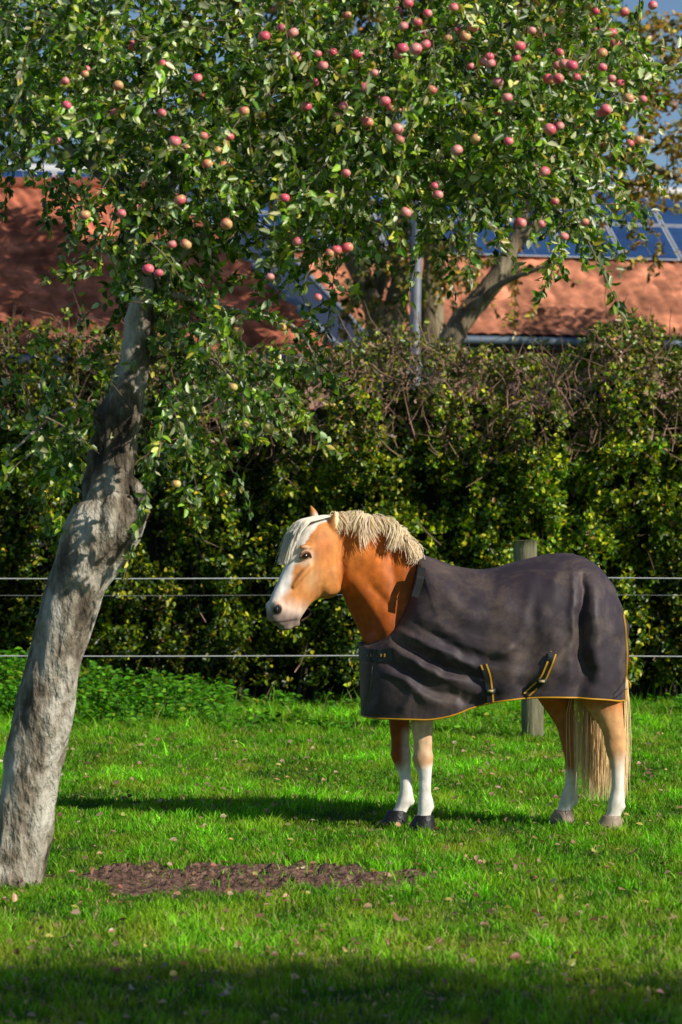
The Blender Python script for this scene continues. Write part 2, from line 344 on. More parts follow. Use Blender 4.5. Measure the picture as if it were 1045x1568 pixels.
# ------------------------------------------------------------ FENCE
fence=empty('wire_fence')
def fy(x): return 21.1-.045*x
posts=[]
for k,x0 in enumerate([-5.2,1.365,7.6]):
    y0=fy(x0); h=1.47
    path=[[x0+.06,y0,-.1],[x0+.045,y0,.5],[x0+.01,y0,1.0],[x0,y0,h]]
    V,F=tube(path,[.082,.082,.086,.088],seg=16,n=24,rough=.03); posts.append((V,F))
V,F,_=cat(posts); make_mesh('posts',V,F,mat=M_post,parent=fence,smooth=True)
ws=[]
for z0,r in [(1.195,.0045),(.62,.0045),(1.07,.0010)]:
    xs=np.linspace(-9,9,30); pts=np.stack([xs,fy(xs)-.09,z0-.012*np.sin((xs+5.2)/6.4*np.pi)**2+0*xs],-1)
    V,F=tube(pts,np.full(30,r),seg=6,n=90); ws.append((V,F))
V,F,_=cat(ws); make_mesh('wires',V,F,mat=M_wire,parent=fence)
ins=[]
for x0 in[-5.2,1.365,7.6]:
    for z0 in(1.19,.62): ins.append(box((x0,fy(x0)-.085,z0),(.03,.05,.05)))
V,F,_=cat(ins); make_mesh('insulators',V,F,mat=M_hoofd,parent=fence)
# ------------------------------------------------------------ HORSE
HD=15.0
def X_(px): return (px-522.5)/290.0
def Z_(py): return (1268.5-py)/290.0
def loft(rows,seg=28,n=None,egg=0.0,pw=1.0):
    A=np.array([np.concatenate(r) for r in rows],float); n=n or len(rows)*5
    q=catmull(A,n); t,b,s=q[:,:3],q[:,3:6],q[:,6:9]; c=(t+b)/2; h=(t-b)/2
    th=np.linspace(0,2*np.pi,seg,endpoint=False); ct,st=np.cos(th),np.sin(th)
    ctp=np.sign(ct)*np.abs(ct)**pw; stp=np.sign(st)*np.abs(st)**pw
    V=c[:,None]+ctp[None,:,None]*h[:,None]+(stp*(1-egg*ct))[None,:,None]*s[:,None]
    V=V.reshape(-1,3); i=np.arange(n-1)[:,None]*seg; j=np.arange(seg)[None,:]; j2=(j+1)%seg
    F=np.stack([i+j,i+j2,i+seg+j2,i+seg+j],-1).reshape(-1,4)
    V=np.vstack([V,c[0],c[-1]]); a=len(V)-2; jj=np.arange(seg)
    c0=np.stack([np.full(seg//2,a),jj[::2],jj[1::2],(jj[::2]+2)%seg],-1)[:,::-1]
    c1=np.stack([np.full(seg//2,a+1),(n-1)*seg+(jj[::2]+2)%seg,(n-1)*seg+jj[1::2],(n-1)*seg+jj[::2]],-1)[:,::-1]
    return V,np.vstack([F,c0,c1])
parts=[]
def tb(t,b,w,y=0): return ([X_(t[0]),y,Z_(t[1])],[X_(b[0]),y,Z_(b[1])],[0,w,0])
parts.append(loft([tb((566,985),(566,1030),.08),tb((585,950),(585,1062),.17),tb((630,895),(630,1078),.21),tb((690,877),(690,1068),.235),tb((760,880),(760,1058),.26),tb((830,868),(830,1050),.27),tb((880,864),(880,1040),.255),tb((912,890),(912,1035),.20),tb((930,925),(930,1025),.12),tb((938,950),(938,1000),.05)]))
parts.append(loft([tb((503,800),(515,890),.07,-.01),tb((524,792),(524,908),.085,-.01),tb((553,792),(533,932),.098),tb((592,801),(546,958),.115),tb((625,828),(558,985),.14),tb((662,864),(572,1022),.18),tb((700,885),(610,1050),.19)],egg=.32))
PSI=math.radians(32); cP,sP=math.cos(PSI),math.sin(PSI); HS=1.08
def hl(px0,py,v):
    u=(510-px0)/290*HS
    return np.array([X_(510)-u*cP+v*sP, -u*sP-v*cP-.01, Z_(py)])
latv=np.array([sP,-cP,0])
def hr(t,b,w): return (hl(t[0],t[1],0),hl(b[0],b[1],0),latv*w)
parts.append(loft([hr((514,797),(528,875),.06),hr((495,792),(524,898),.085),hr((470,801),(512,913),.098),hr((453,820),(500,917),.098),hr((441,845),(486,916),.083),hr((429,872),(472,924),.066),hr((417,896),(461,938),.056),hr((407,918),(452,950),.056),hr((403,935),(440,957),.052),hr((406,948),(428,960),.036)],egg=-.05,pw=.92))
Rh=np.array([[-cP,sP,0],[-sP,-cP,0],[0,0,1.]])
for s in(1,-1):
    parts.append(ellipsoid(hl(497,880,s*.055),(.095,.049,.11),R=Rh))
    parts.append(ellipsoid(hl(452,850,s*.072),(.032,.022,.026),R=Rh))
    parts.append(ellipsoid(hl(454,837,s*.073),(.044,.026,.014),R=Rh))
    parts.append(ellipsoid(hl(414,928,s*.038),(.032,.026,.036),R=Rh))
    V,F=tube([hl(460,864,s*.090),hl(446,880,s*.079),hl(434,898,s*.061)],[.013,.015,.009],seg=10,n=10); parts.append((V,F))
parts.append(ellipsoid(hl(432,958,0),(.04,.036,.02),R=Rh))
parts.append(ellipsoid(hl(447,953,0),(.03,.03,.022),R=Rh))
def ear(b,t,r):
    b=np.array(b);t=np.array(t); m=b*.45+t*.55+np.array([.004,0,.004])
    return tube([b-(t-b)*.25,b*.8+t*.2,m,t],[r*.7,r,r*.85,.004],seg=12,n=16)
e1b=hl(500,812,.055); e1t=hl(501,781,.078); e2b=hl(492,806,-.055); e2t=hl(484,772,-.075)
parts.append(ear(e1b,e1t,.027)); parts.append(ear(e2b,e2t,.026))
def leg(rows,y,zoff=0):
    r=[]
    for (px,py,a,wl) in rows:
        z=(1271-py)/290
        r.append(([X_(px-a),y,z],[X_(px+a),y,z],[0,wl,0]))
    return loft(r,seg=20)
fn=[(648,1020,40,.09),(648,1065,27,.075),(646,1095,19,.058),(646,1120,16,.05),(647,1145,14,.043),(647,1160,16,.046),(648,1174,13.5,.041),(650,1188,10,.031),(650,1212,9.5,.030),(651,1230,12.5,.037),(649,1244,10.5,.035),(645,1256,13,.04)]
ff=[(614,1020,38,.09),(613,1065,26,.075),(612,1095,18,.056),(613,1120,15.5,.05),(614,1145,14,.043),(615,1161,16,.046),(617,1175,13,.04),(621,1190,10,.031),(623,1212,9.5,.030),(622,1229,12.5,.037),(616,1243,11,.036),(608,1256,13,.04)]
hn=[(884,985,52,.13),(898,1030,46,.11),(915,1068,34,.085),(928,1098,23,.062),(936,1122,17,.048),(939,1140,17,.044),(940,1155,14.5,.04),(942,1172,11,.033),(942,1205,10,.032),(940,1228,13,.037),(937,1242,11.5,.035),(932,1254,13,.04)]
hf=[(862,985,56,.13),(857,1030,48,.11),(854,1066,33,.085),(862,1095,22,.062),(872,1118,17,.048),(877,1136,17,.044),(878,1152,14,.04),(879,1170,11,.033),(878,1205,10,.032),(874,1228,13,.037),(869,1242,11.5,.035),(864,1254,13,.04)]
for rows,y in((fn,-.13),(ff,.12),(hn,-.14),(hf,.13)): parts.append(leg(rows,y))
for px,py,y in((951,1128,-.14),(889,1124,.13)):
    parts.append(ellipsoid((X_(px-2),y,(1271-py)/290),(.022,.022,.05)))
for px,py,y in((660,1234,-.13),(632,1233,.12),(950,1233,-.14),(885,1233,.13)):
    parts.append(ellipsoid((X_(px-2),y,(1271-py)/290),(.022,.025,.026)))
V,F,_=cat(parts); V=V+np.array([0,HD,0])
raw=make_mesh('body_raw',V,F)
md=raw.modifiers.new('r','REMESH'); md.mode='VOXEL'; md.voxel_size=.0080; md.use_smooth_shade=True
ms=raw.modifiers.new('s','SMOOTH'); ms.factor=.5; ms.iterations=5
dg=bpy.context.evaluated_depsgraph_get(); bm_=bpy.data.meshes.new_from_object(raw.evaluated_get(dg))
bpy.data.objects.remove(raw)
horse=empty('horse')
body=link(bpy.data.objects.new('body',bm_)); body.parent=horse
nv=len(bm_.vertices); co_=np.zeros(nv*3); bm_.vertices.foreach_get('co',co_); co_=co_.reshape(-1,3)
bm_.polygons.foreach_set('use_smooth',np.ones(len(bm_.polygons),dtype=bool))
x,y,z=co_[:,0],co_[:,1]-HD,co_[:,2]
px=x*290+522.5; py=1268.5-z*290
dx=x-X_(510); dy=y+.01; u=-(dx*cP+dy*sP); v=dx*sP-dy*cP; p0=510-u*290/HS
def ss(a,b,t): t=np.clip((t-a)/(b-a),0,1); return t*t*(3-2*t)
def segd(ax,ay,bx,by,s):
    d=np.array([bx-ax,by-ay],float); k=np.clip(((px-ax)*d[0]+(py-ay)*d[1])/(d@d),0,1)
    return np.exp(-(np.hypot(px-ax-k*d[0],py-ay-k*d[1])/s)**2)
neck=(px>518)&(px<700)&(y<0)
rel=-.018*segd(532,905,566,965,7)-.010*segd(545,830,600,850,8)+.014*segd(545,890,590,960,13)-.014*segd(600,860,615,950,10)-.012*segd(526,830,524,895,6)+.010*segd(560,850,580,880,16)-.008*segd(570,900,600,930,6)
co_[:,1]-=rel*neck
bm_.vertices.foreach_set('co',co_.ravel()); bm_.update()
C=np.tile(np.array([.50,.125,.014]),(nv,1)); 
nz=sn(co_,4)[:,None]; nz2=sn(co_,14)[:,None]
C=C*np.exp(.15*nz+.08*nz2)
def mixc(C,col,k): k=np.clip(k,0,1)[:,None]; return C*(1-k)+np.array(col)*k
C=mixc(C,(.26,.05,.006),ss(870,965,py)*(px<640)*(p0>500)*.75)  # shading of the lower neck painted into the coat colour
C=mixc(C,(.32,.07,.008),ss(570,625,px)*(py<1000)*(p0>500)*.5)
C=mixc(C,(.66,.24,.05),np.exp(-((px-545)/18)**2-((py-835)/30)**2)*.5*(p0>505))  # painted gloss highlight on the upper neck
ishead=(1-ss(512,530,px))*(z>.95)
C=mixc(C,(.70,.29,.085),ishead*.75)
C=mixc(C,(.46,.12,.018),ishead*np.exp(-((p0-480)/14)**2-((py-838)/22)**2)*.7)
C=mixc(C,(.80,.48,.25),ishead*np.exp(-((p0-462)/12)**2-((py-885)/18)**2)*.6)
front=np.interp(py,[792,801,820,845,872,896,918,935,948],[495,470,453,441,429,417,407,403,406])
fd=p0-front
along=ss(905,935,py+.25*(430-p0))
wn=.006*nz[:,0]
C=mixc(C,(.88,.83,.78),ishead*(1-ss(.034,.052,np.abs(v+wn)))*(1-ss(15,27,fd)))
C=mixc(C,(.86,.66,.50),ishead*(1-ss(8,20,np.hypot(p0-450,py-851))) *.65)
C=mixc(C,(.84,.64,.53),ishead*along*.85)
C=mixc(C,(.15,.11,.10),ishead*ss(930,946,py+.2*(440-p0))*.8)
C=mixc(C,(.02,.015,.015),ishead*(1-ss(4.5,8,np.hypot((p0-411)*1.1,(py-931)*.75)))*(np.abs(v)>.02))
C=mixc(C,(.05,.03,.025),ishead*(1-ss(0.8,2.5,np.abs(py-(951-.12*(p0-405)))))*(p0<445)*(p0>400)*.8)
C=mixc(C,(.03,.02,.015),ishead*(1-ss(5,7.5,np.hypot((p0-451)*.75,(py-851)*1.3)))*.8)
cy=np.interp(px,[508,526,553,592,622,640],[795,789,789,798,818,848])
mk_=10+26*np.exp(-((px-563)/9)**2)+9*np.exp(-((px-610)/18)**2)+3*nz2[:,0]
C=mixc(C,(.88,.72,.46),(px>514)*(px<642)*(py<900)*(1-ss(mk_,mk_+8,py-cy)))
C=mixc(C,(.86,.80,.70),ishead*(py<862)*(py>790)*(np.abs(v)<.06)*(1-ss(6,12,fd)))
isleg=(py>1060)
pyl=1271-z*290
white=np.array((.86,.79,.72))
near_f=(px<680)&(y<0); far_f=(px<680)&(y>=0); near_h=(px>800)&(y<0); far_h=(px>800)&(y>=0)
C=mixc(C,(.82,.58,.37),near_f*ss(1085,1110,py)*.8)
C=mixc(C,(.48,.20,.07),near_f*np.exp(-((py-1162)/9)**2)*.5)
C=mixc(C,white,near_f*ss(1166,1184,pyl+6*nz[:,0]))
C=mixc(C,white,far_f*ss(1172,1190,pyl+6*nz[:,0]))
C=mixc(C,white,far_f*ss(612,622,px)*ss(1110,1130,py)*.5)
C=mixc(C,(.74,.42,.19),near_h*ss(1060,1100,py)*.8)
C=mixc(C,white*np.array([1,.97,.93]),near_h*ss(1150,1190,pyl+8*nz[:,0]))
C=mixc(C,(.36,.18,.09),far_h*ss(1060,1120,py)*.5)
C=mixc(C,white*.92,far_h*ss(1175,1200,pyl+8*nz[:,0]))
C=mixc(C,(.30,.22,.16),isleg*ss(1252,1262,pyl)*.4)
C=C*np.exp(.10*sn(co_*np.array([1,1,.4]),24))[:,None]
a=bm_.color_attributes.new('Col','FLOAT_COLOR','POINT'); cc=np.ones((nv,4),dtype=np.float32); cc[:,:3]=np.clip(C,0,1); a.data.foreach_set('color',cc.ravel())
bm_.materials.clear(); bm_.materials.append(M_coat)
off=np.array([0,HD,0])
ev=[ellipsoid(hl(450.5,850.5,s*.0885)+off,(.020,.013,.0135),R=Rh) for s in(1,-1)]
V,F,_=cat(ev); make_mesh('eyes',V,F,mat=M_eye,parent=horse,smooth=True)
lids=[]
for s in(1,-1):
    V,F=tube([hl(460,853,s*.090)+off,hl(455,845.5,s*.099)+off,hl(448,844.5,s*.099)+off,hl(442,851,s*.088)+off],[.003,.0055,.0055,.003],seg=8,n=12); lids.append((V,F,np.tile([.30,.14,.07],(len(V),1))))
V,F,C=cat(lids); make_mesh('eyelids',V,F,C,M_coat,parent=horse,smooth=True)
ev=[ellipsoid(hl(409,931,s*.056)+off,(.010,.008,.016),R=Rh) for s in(1,-1)]
V,F,_=cat(ev); make_mesh('nostrils',V,F,mat=M_hoofd,parent=horse,smooth=True)
def hoof(cx,y,top=1251,fwd=6):
    r=[]
    for k,(zz,a,wl,sh) in enumerate([(.085,13.5,.043,0),(.078,15,.048,-1),(.04,18.5,.058,-4),(.0,21.5,.066,-8)]):
        r.append(([X_(cx-a+sh),y+HD,zz],[X_(cx+a*.9+sh*.3),y+HD,zz],[0,wl,0]))
    return loft(r,seg=20,n=14)
V,F,_=cat([hoof(650,-.13),hoof(610,.12)]); make_mesh('front_hooves',V,F,mat=M_hoofd,parent=horse,smooth=True)
V,F,_=cat([hoof(934,-.14),hoof(867,.13)]); make_mesh('hind_hooves',V,F,mat=M_hoofl,parent=horse,smooth=True)
def ribbon(pts,w0,w1=0.0008):
    pts=np.asarray(pts); n=len(pts); T=unit(np.gradient(pts,axis=0)); a=unit(np.cross(T,unit(rng.normal(size=3)*.3+SUN+np.array([0,-.5,0]))))
    w=np.linspace(1,0,n)**.5*(w0-w1)+w1
    L_=pts-a*w[:,None]/2; R_=pts+a*w[:,None]/2; V=np.empty((2*n,3)); V[::2]=L_; V[1::2]=R_
    i=np.arange(n-1)[:,None]*2; return V,i+np.array([0,1,3,2])
H=[]
def hc(n,lo=.8): 
    c=np.array([.97,.84,.60])*rng.uniform(.80,1.03)*np.array([1,rng.uniform(.90,1.02),rng.uniform(.75,1.1)]); return np.tile(c,(n,1))
crest=catmull([(508,795),(526,789),(553,789),(592,798),(622,818),(638,846)],100)
for k in range(3600):
    t=rng.uniform(); cpx,cpy=crest[int(t*99)]
    near=rng.uniform()<.72
    lk=math.floor(t*18); lr=np.random.default_rng(lk+40).uniform(.45,1.05)
    lmax=(.085+.16*math.exp(-((cpx-562)/12)**2)+.09*math.exp(-((cpx-610)/20)**2)+.05*math.exp(-((cpx-530)/10)**2))*lr
    fall=rng.uniform(.3,1)*lmax if near else rng.uniform(.1,.3)
    lift=rng.uniform(.002,.046)*(.7+.5*lr); s=-1 if near else 1; tt=np.linspace(0,1,8)
    lc=((lk+.5)/18-t)*.55
    drift=rng.normal()*.018+lc+(.018 if cpx<600 else -.004)
    fx=tt*fall
    yy=s*(.006+np.minimum(.14,.36*fx**.62+.020)*(.8+.25*(cpx-506)/130))+rng.normal()*.008
    zz=Z_(cpy)-.012+lift*np.sin(np.minimum(tt*2.6,1.9))-fx*tt**.5
    xx=X_(cpx)+drift*tt+.014*np.sin(tt*5+lk)
    V,F=ribbon(np.stack([xx,yy+HD-.002,zz],-1),rng.uniform(.003,.007)); H.append((V,F,hc(len(V))))
for k in range(800):
    v0=rng.normal()*.018; L=rng.uniform(.3,1.0); tt=np.linspace(0,1,8)
    lk=rng.integers(0,6)
    pyy=792+L*tt*76; fr=np.interp(pyy,[792,801,820,845,872,896],[497,470,453,441,429,417])
    px_=np.where(tt<.01,500,fr)-2-2.5*rng.uniform()-5*np.sin(tt*2.6)*rng.uniform(); px_[0]=502
    vv=v0+rng.normal()*.010*tt+[-.04,-.02,-.006,.008,.024,-.03][lk]*tt
    pts=np.array([hl(a_,b_-3-3*math.sin(3*c_),d_) for a_,b_,c_,d_ in zip(px_,pyy,tt,vv)])+off
    V,F=ribbon(pts,rng.uniform(.003,.006)); H.append((V,F,hc(len(V))*np.array([1.0,1.12,1.4])))
V,F,C=cat(H); make_mesh('mane',V,F,np.clip(C,0,.97),M_hair,parent=horse)
H=[]
for k in range(1500):
    tt=np.linspace(0,1,9); xe=rng.normal(919,15) if rng.uniform()<.72 else rng.normal(954,4)
    xe=min(xe,964); L=rng.uniform(.75,1)
    pxx=940+(xe-940)*ss(0,.45,tt)+2*np.sin(tt*6+k*.01); pyy=965+(1228-965)*tt*L
    yy=.0+rng.normal()*.03*tt+.02
    V,F=ribbon(np.stack([X_(pxx),yy+HD+0*tt,Z_(pyy)],-1),rng.uniform(.003,.006)); c=hc(len(V))*np.array([1.0,.93,.78]); H.append((V,F,c))
V,F,C=cat(H); make_mesh('tail',V,F,C,M_hair,parent=horse)
# ------------------------------------------------------------ RUG
rug=empty('horse_blanket')
ctl=np.array([(549,984,553,1094,0,0),(551,985,554,1094,.07,.09),(556,986,560,1095,.11,.15),(568,985,575,1096,.135,.21),(585,976,597,1096,.152,.25),(606,955,625,1096,.158,.275),(622,925,655,1096,.145,.29),(632,895,680,1092,.12,.30),(639,866,700,1086,.07,.305),(641,850,715,1080,.0,.31),(665,855,735,1074,0,.32),(700,867,760,1068,0,.335),(745,871,790,1064,0,.345),(800,857,825,1062,0,.345),(850,847,862,1062,0,.345),(885,850,895,1064,0,.34),(914,865,920,1066,0,.31),(936,892,940,1069,0,.25),(950,922,952,1070,0,.16),(959,955,959,1071,0,.08),(962,985,960,1071,0,0)],float)
ns,ntt=420,160
K=catmull(ctl,ns); q=np.linspace(0,1,ntt); t=q**1.6
Tx,Ty,Hx,Hy,w0,Wh=[K[:,i][:,None] for i in range(6)]
PX=Tx+(Hx-Tx)*t; PY=Ty+(Hy-Ty)*t
tau=np.clip(t/.5,0,1); gq=np.sqrt(1-(1-tau)**2.1)
w0=np.maximum(w0,0); Wh=np.maximum(Wh,0)
Wd=w0+(Wh-w0)*gq; Wd=Wd*(1-.05*np.clip((t-.55)/.45,0,1)**2)
_w=np.stack([X_(PX),0*PX,Z_(PY)],-1); WX=PX+4*sn(_w,3.2)+1.2*sn(_w,9); WY=PY+4*sn(_w+5,3.2)+1.2*sn(_w+5,9)
def seg(ax,ay,bx,by,A,s,sag=0):
    d=np.array([bx-ax,by-ay],float); l2=d@d; k=((WX-ax)*d[0]+(WY-ay)*d[1])/l2; kc=np.clip(k,0,1)
    nx_,ny_=-d[1]/l2**.5,d[0]/l2**.5
    s=s*(.75+.75*kc)
    D=np.hypot(WX-ax-kc*d[0]-nx_*sag*4*kc*(1-kc),WY-ay-kc*d[1]-ny_*sag*4*kc*(1-kc)); return A*.72*np.exp(-(D/s)**2)*np.clip(1.3-np.abs(kc-.5)*1.7,.25,1)
folds=[(606,962,748,1022,.036,8,5),(598,978,735,1034,-.028,6,6),(592,990,740,1048,.034,8,8),(588,1010,700,1066,-.018,7,6),(590,1025,680,1078,.024,9,5),(640,938,775,1000,.016,9,6),(632,950,760,1012,-.014,6,6),(655,885,745,955,.014,10,5),(845,862,826,990,.013,8,3),(868,858,868,990,.016,7,0),(820,870,795,965,.011,9,3),(888,880,882,1064,-.070,8,2),(908,875,908,1066,.042,12,0),(866,960,862,1062,.013,9,0),(930,905,936,1066,.016,8,0),(742,1008,810,950,.018,9,3),(760,1048,850,1000,.022,9,4),(700,895,795,935,.012,10,3),(752,1038,870,1042,-.012,9,3),(574,1004,568,1093,-.020,5,0),(640,1050,735,1068,-.013,7,4),(770,880,755,965,.008,10,3),(860,985,805,1052,.016,7,3),(700,1060,690,1092,.014,8,0),(620,1060,612,1094,.014,8,0),(735,1010,690,985,.012,7,3),(748,1000,770,975,.012,6,2),(830,985,850,940,.010,7,2)]
DY=0*PX
for f in folds: DY=DY+seg(*f)
pp=np.stack([X_(PX),0*PX,Z_(PY)],-1)
dz=pp*np.array([1,1,.5])
a1=math.radians(-24); al=pp[...,0]*math.cos(a1)+pp[...,2]*math.sin(a1); ac=-pp[...,0]*math.sin(a1)+pp[...,2]*math.cos(a1)
r1=(1-np.abs(sn(np.stack([al*2.0,0*al,ac*5.5],-1),1.0)))
wt1=np.exp(-((PX-670)/85)**2-((PY-1005)/60)**2)
r2=(1-np.abs(sn(np.stack([pp[...,0]*6,0*al+3,pp[...,2]*1.5],-1),1.0)))
wt2=np.exp(-((PX-880)/80)**2-((PY-960)/90)**2)
r3=(1-np.abs(sn(pp+np.array([4,0,2]),3.2)))
DY=DY+.007*r1*wt1+.005*r2*wt2+.003*r3
DY=DY+.004*sn(dz,2.6)+.0012*sn(pp@np.array([[1,0,.6],[0,1,0],[-.6,0,1]]),7)
edge=np.minimum(1,np.minimum(np.arange(ns)[:,None]/20.,(ns-1-np.arange(ns)[:,None])/20.))
DY=DY*edge*np.clip(gq*1.1,0,1)
DY=DY+.012*np.sin(X_(PX)*17+2*np.sin(X_(PX)*7))*t**2*edge
sides=[]
F=(np.arange(ns-1)[:,None,None]*ntt+np.arange(ntt-1)[None,:,None]+np.array([0,1,ntt+1,ntt])).reshape(-1,4)
dX=.008*np.clip((PX-925)/35,0,1)*sn(pp,6)
for s in(-1,1):
    yv=s*(Wd+DY*(1 if s<0 else .7))
    V=np.stack([X_(PX)+dX,yv+HD,Z_(PY)+0*DY],-1).reshape(-1,3)
    sides.append((V,F if s<0 else F[:,::-1]))
V,F2,_=cat(sides)
ro=make_mesh('cloth',V,F2,mat=M_rug,smooth=True,parent=rug)
import bmesh
b=bmesh.new(); b.from_mesh(ro.data); bmesh.ops.remove_doubles(b,verts=b.verts,dist=.0010); bmesh.ops.recalc_face_normals(b,faces=b.faces); b.to_mesh(ro.data)
bvh=BVHTree.FromBMesh(b); b.free()
so_=ro.modifiers.new('thick','SOLIDIFY'); so_.thickness=.004; so_.offset=-1
def onrug(px,py,o=.004):
    x,z=X_(px),Z_(py); h=bvh.ray_cast(Vector((x,HD-2,z)),Vector((0,1,0)))
    yy=h[0].y if h[0] is not None else HD-.3
    return np.array([x,yy-o,z])
def strip(pts,w,o=.004,n=30,thick=True):
    q=catmull(np.array(pts,float),n); d=np.gradient(q,axis=0); d/=np.linalg.norm(d,axis=1)[:,None]; nn=np.stack([-d[:,1],d[:,0]],-1)
    a=np.array([onrug(*(q[i]-nn[i]*w/2),o) for i in range(n)]); c=np.array([onrug(*(q[i]+nn[i]*w/2),o) for i in range(n)])
    m=np.minimum(a[:,1],c[:,1]); a[:,1]=m; c[:,1]=m
    V=np.empty((2*n,3)); V[::2]=a; V[1::2]=c; i=np.arange(n-1)[:,None]*2
    return V,i+np.array([0,1,3,2])
YEL=(.60,.30,.015); BLK=(.012,.012,.014)
def colr(t,c): return (t[0],t[1],np.tile(np.array(c),(len(t[0]),1)))
S=[]
for s in(-1,1):
    hem=np.stack([X_(PX[:,-1])+dX[:,-1],s*(Wd+DY*(1 if s<0 else .7))[:,-1]+HD,Z_(PY[:,-1])],-1)[2:-2]
    S.append(colr(tube(hem[::3],np.full(len(hem[::3]),.0045),seg=6,n=len(hem)),YEL))
kk=int(ns*.42)
nk=np.stack([X_(PX[:,0]),-Wd[:,0]+HD,Z_(PY[:,0])],-1)[6:kk]
S.append(colr(tube(nk[::4],np.full(len(nk[::4]),.007),seg=6,n=120),BLK))
nk2=nk.copy(); nk2[:,1]=2*HD-nk2[:,1]; S.append(colr(tube(nk2[::4],np.full(len(nk2[::4]),.007),seg=6,n=120),BLK))
V,F,C=cat(S); make_mesh('piping',V,F,C,M_plain,parent=rug,smooth=True)
S=[]
S.append(colr(strip([(953,940),(957,985),(957,1030),(955,1068)],2.2,.012),YEL))
def strap(pts,w=11):
    S.append(colr(strip(pts,w,.006),BLK))
    p=np.array(pts,float); d=p[-1]-p[0]; d/=np.linalg.norm(d); nn=np.array([-d[1],d[0]])
    for s in(-1,1): S.append(colr(strip(p+nn*s*(w/2-1.5),2.4,.0085),YEL))
strap([(736,1012),(742,1030),(745,1050),(747,1070)]); strap([(840,994),(831,1018),(822,1036),(800,1058)])
for (px_,py_) in((746,1052),(822,1037)):
    c_=onrug(px_,py_,.014); S.append(colr(box(c_,(.05,.01,.022),0),(.03,.03,.03))); S.append(colr(box(c_-[0,.007,0],(.03,.004,.012),0),(.45,.35,.15)))
S.append(colr(strip([(634,912),(641,890),(645,868)],11,.006),BLK))
for k,(a_,b_) in enumerate([((636,905),(640,903)),((638,898),(643,899)),((639,892),(645,891)),((641,885),(646,886)),((642,879),(647,879))]): S.append(colr(strip([a_,((a_[0]+b_[0])/2,(a_[1]+b_[1])/2+1),b_],3.4,.009,n=4),YEL))
S.append(colr(strip([(553,1000),(575,1001),(600,999)],19,.007),(.012,.02,.022)))
for k in range(6):
    x0=562+k*5.2; S.append(colr(strip([(x0,997.5),(x0+.5,1000),(x0,1002.5)],2.4,.010,n=4),(.28,.15,.02)))
S.append(colr(strip([(571,1012),(567,1050),(559,1090)],2.0,.006),(.10,.09,.08)))
V,F,C=cat(S); make_mesh('straps_and_labels',V,F,C,M_plain,parent=rug)
# ------------------------------------------------------------ TREES
def clump_leaves(blobs,d0,depth,scale,twlen,leafL,leafW,cols,wts,perm,thin,droop=.35,reject=None,nb=1.0):
    LP=[];LD=[];LC=[];LL=[];TW=[]
    for (px,py,rx,ry,ntw) in blobs:
        for k in range(ntw):
            q=unit(rng.normal(size=3))*rng.uniform()**.4
            dd=d0+q[1]*depth
            p0=P(px+q[0]*rx,py+q[2]*ry,dd)
            dr=unit(rng.normal(size=3)*.8+np.array([.1,0,-droop])+q*np.array([.5,.3,-.3]))
            L=twlen*rng.uniform(.6,1.3); m=max(6,int(L*perm*rng.uniform(.7,1.2)))
            tt=np.sort(rng.uniform(.02,1,m)); sag=np.array([0,0,-1.])*(tt**2)[:,None]*L*.25
            pts=p0+dr*(tt*L)[:,None]+sag
            if reject is not None and reject(pts).mean()>.5: continue
            LP.append(pts+rng.normal(size=(m,3))*.008); LD.append(unit(rng.normal(size=(m,3))*.75+dr*.5+np.array([0,0,-.35])))
            tint=np.exp(rng.normal(0,.22)); LC.append(pal(m,cols,wts,.30)*tint); LL.append(rng.uniform(.65,1.2,m)*leafL)
            t3=np.linspace(0,1,4); tp=p0+dr*(t3*L)[:,None]+np.array([0,0,-1.])*(t3**2)[:,None]*L*.25
            V,F=tube(tp,[thin,thin*.8,thin*.6,thin*.3],seg=4,n=5); TW.append((V,F,np.tile(np.array([.20,.15,.10])*rng.uniform(.5,1.5),(len(V),1))))
    l=np.concatenate(LL); LP=np.concatenate(LP); LD=np.concatenate(LD); LC=np.concatenate(LC)
    LN=unit(rng.normal(size=LP.shape)*.75+SUN*nb)
    if reject is not None:
        k=~reject(LP); l,LP,LD,LC,LN=l[k],LP[k],LD[k],LC[k],LN[k]
    return leaves(LP,LD,LN,l,l*leafW/leafL,np.clip(LC,0,.8)),cat(TW)
def limb(pts,d,rs,rough=.06,seg=14,scale=FP):
    path=[P(a,b_,dd) for a,b_,dd in pts]; rad=[r/(scale/d) for r in rs]
    n=len(pts)*7; return tube(path,rad,seg=seg,n=n,rough=rough,rf=5)
D=12.75
apple=empty('apple_tree')
L_=[]
L_.append(tube([P(8,1392,D),P(20,1345,D),P(34,1285,D),P(48,1205,D),P(62,1120,D),P(80,1030,D),P(102,950,D),P(127,880,D),P(150,825,D),P(168,785,D),P(176,752,D)],np.array([64,54,46,43,43,43,43,45,50,50,34])/341,seg=56,n=240,rough=.095,rf=3.2))
L_.append(limb([(165,800,D),(172,765,D),(172,715,D),(178,660,D),(195,600,D),(208,545,D),(216,490,D),(222,445,D),(212,380,D+.1),(190,300,D+.2),(150,200,D+.4),(120,60,D+.5)],D,[36,36,33,32,30,25,21,18,13,10,8,5],.16,24))
L_.append(limb([(185,815,D-.03),(206,792,D-.05),(217,772,D-.05),(208,748,D-.04),(192,728,D),(185,690,D)],D,[26,18,13,11,13,15],.16,14))
L_.append(limb([(150,790,D+.05),(140,740,D+.1),(150,690,D+.12),(165,640,D+.1),(190,590,D+.05)],D,[26,18,15,14,12],.16,14))
L_.append(limb([(222,450,D),(260,400,D+.2),(330,350,D+.4),(430,290,D+.5),(560,230,D+.6),(700,180,D+.6),(860,190,D+.4)],D,[14,11,9,8,6,5,2.5],.12))
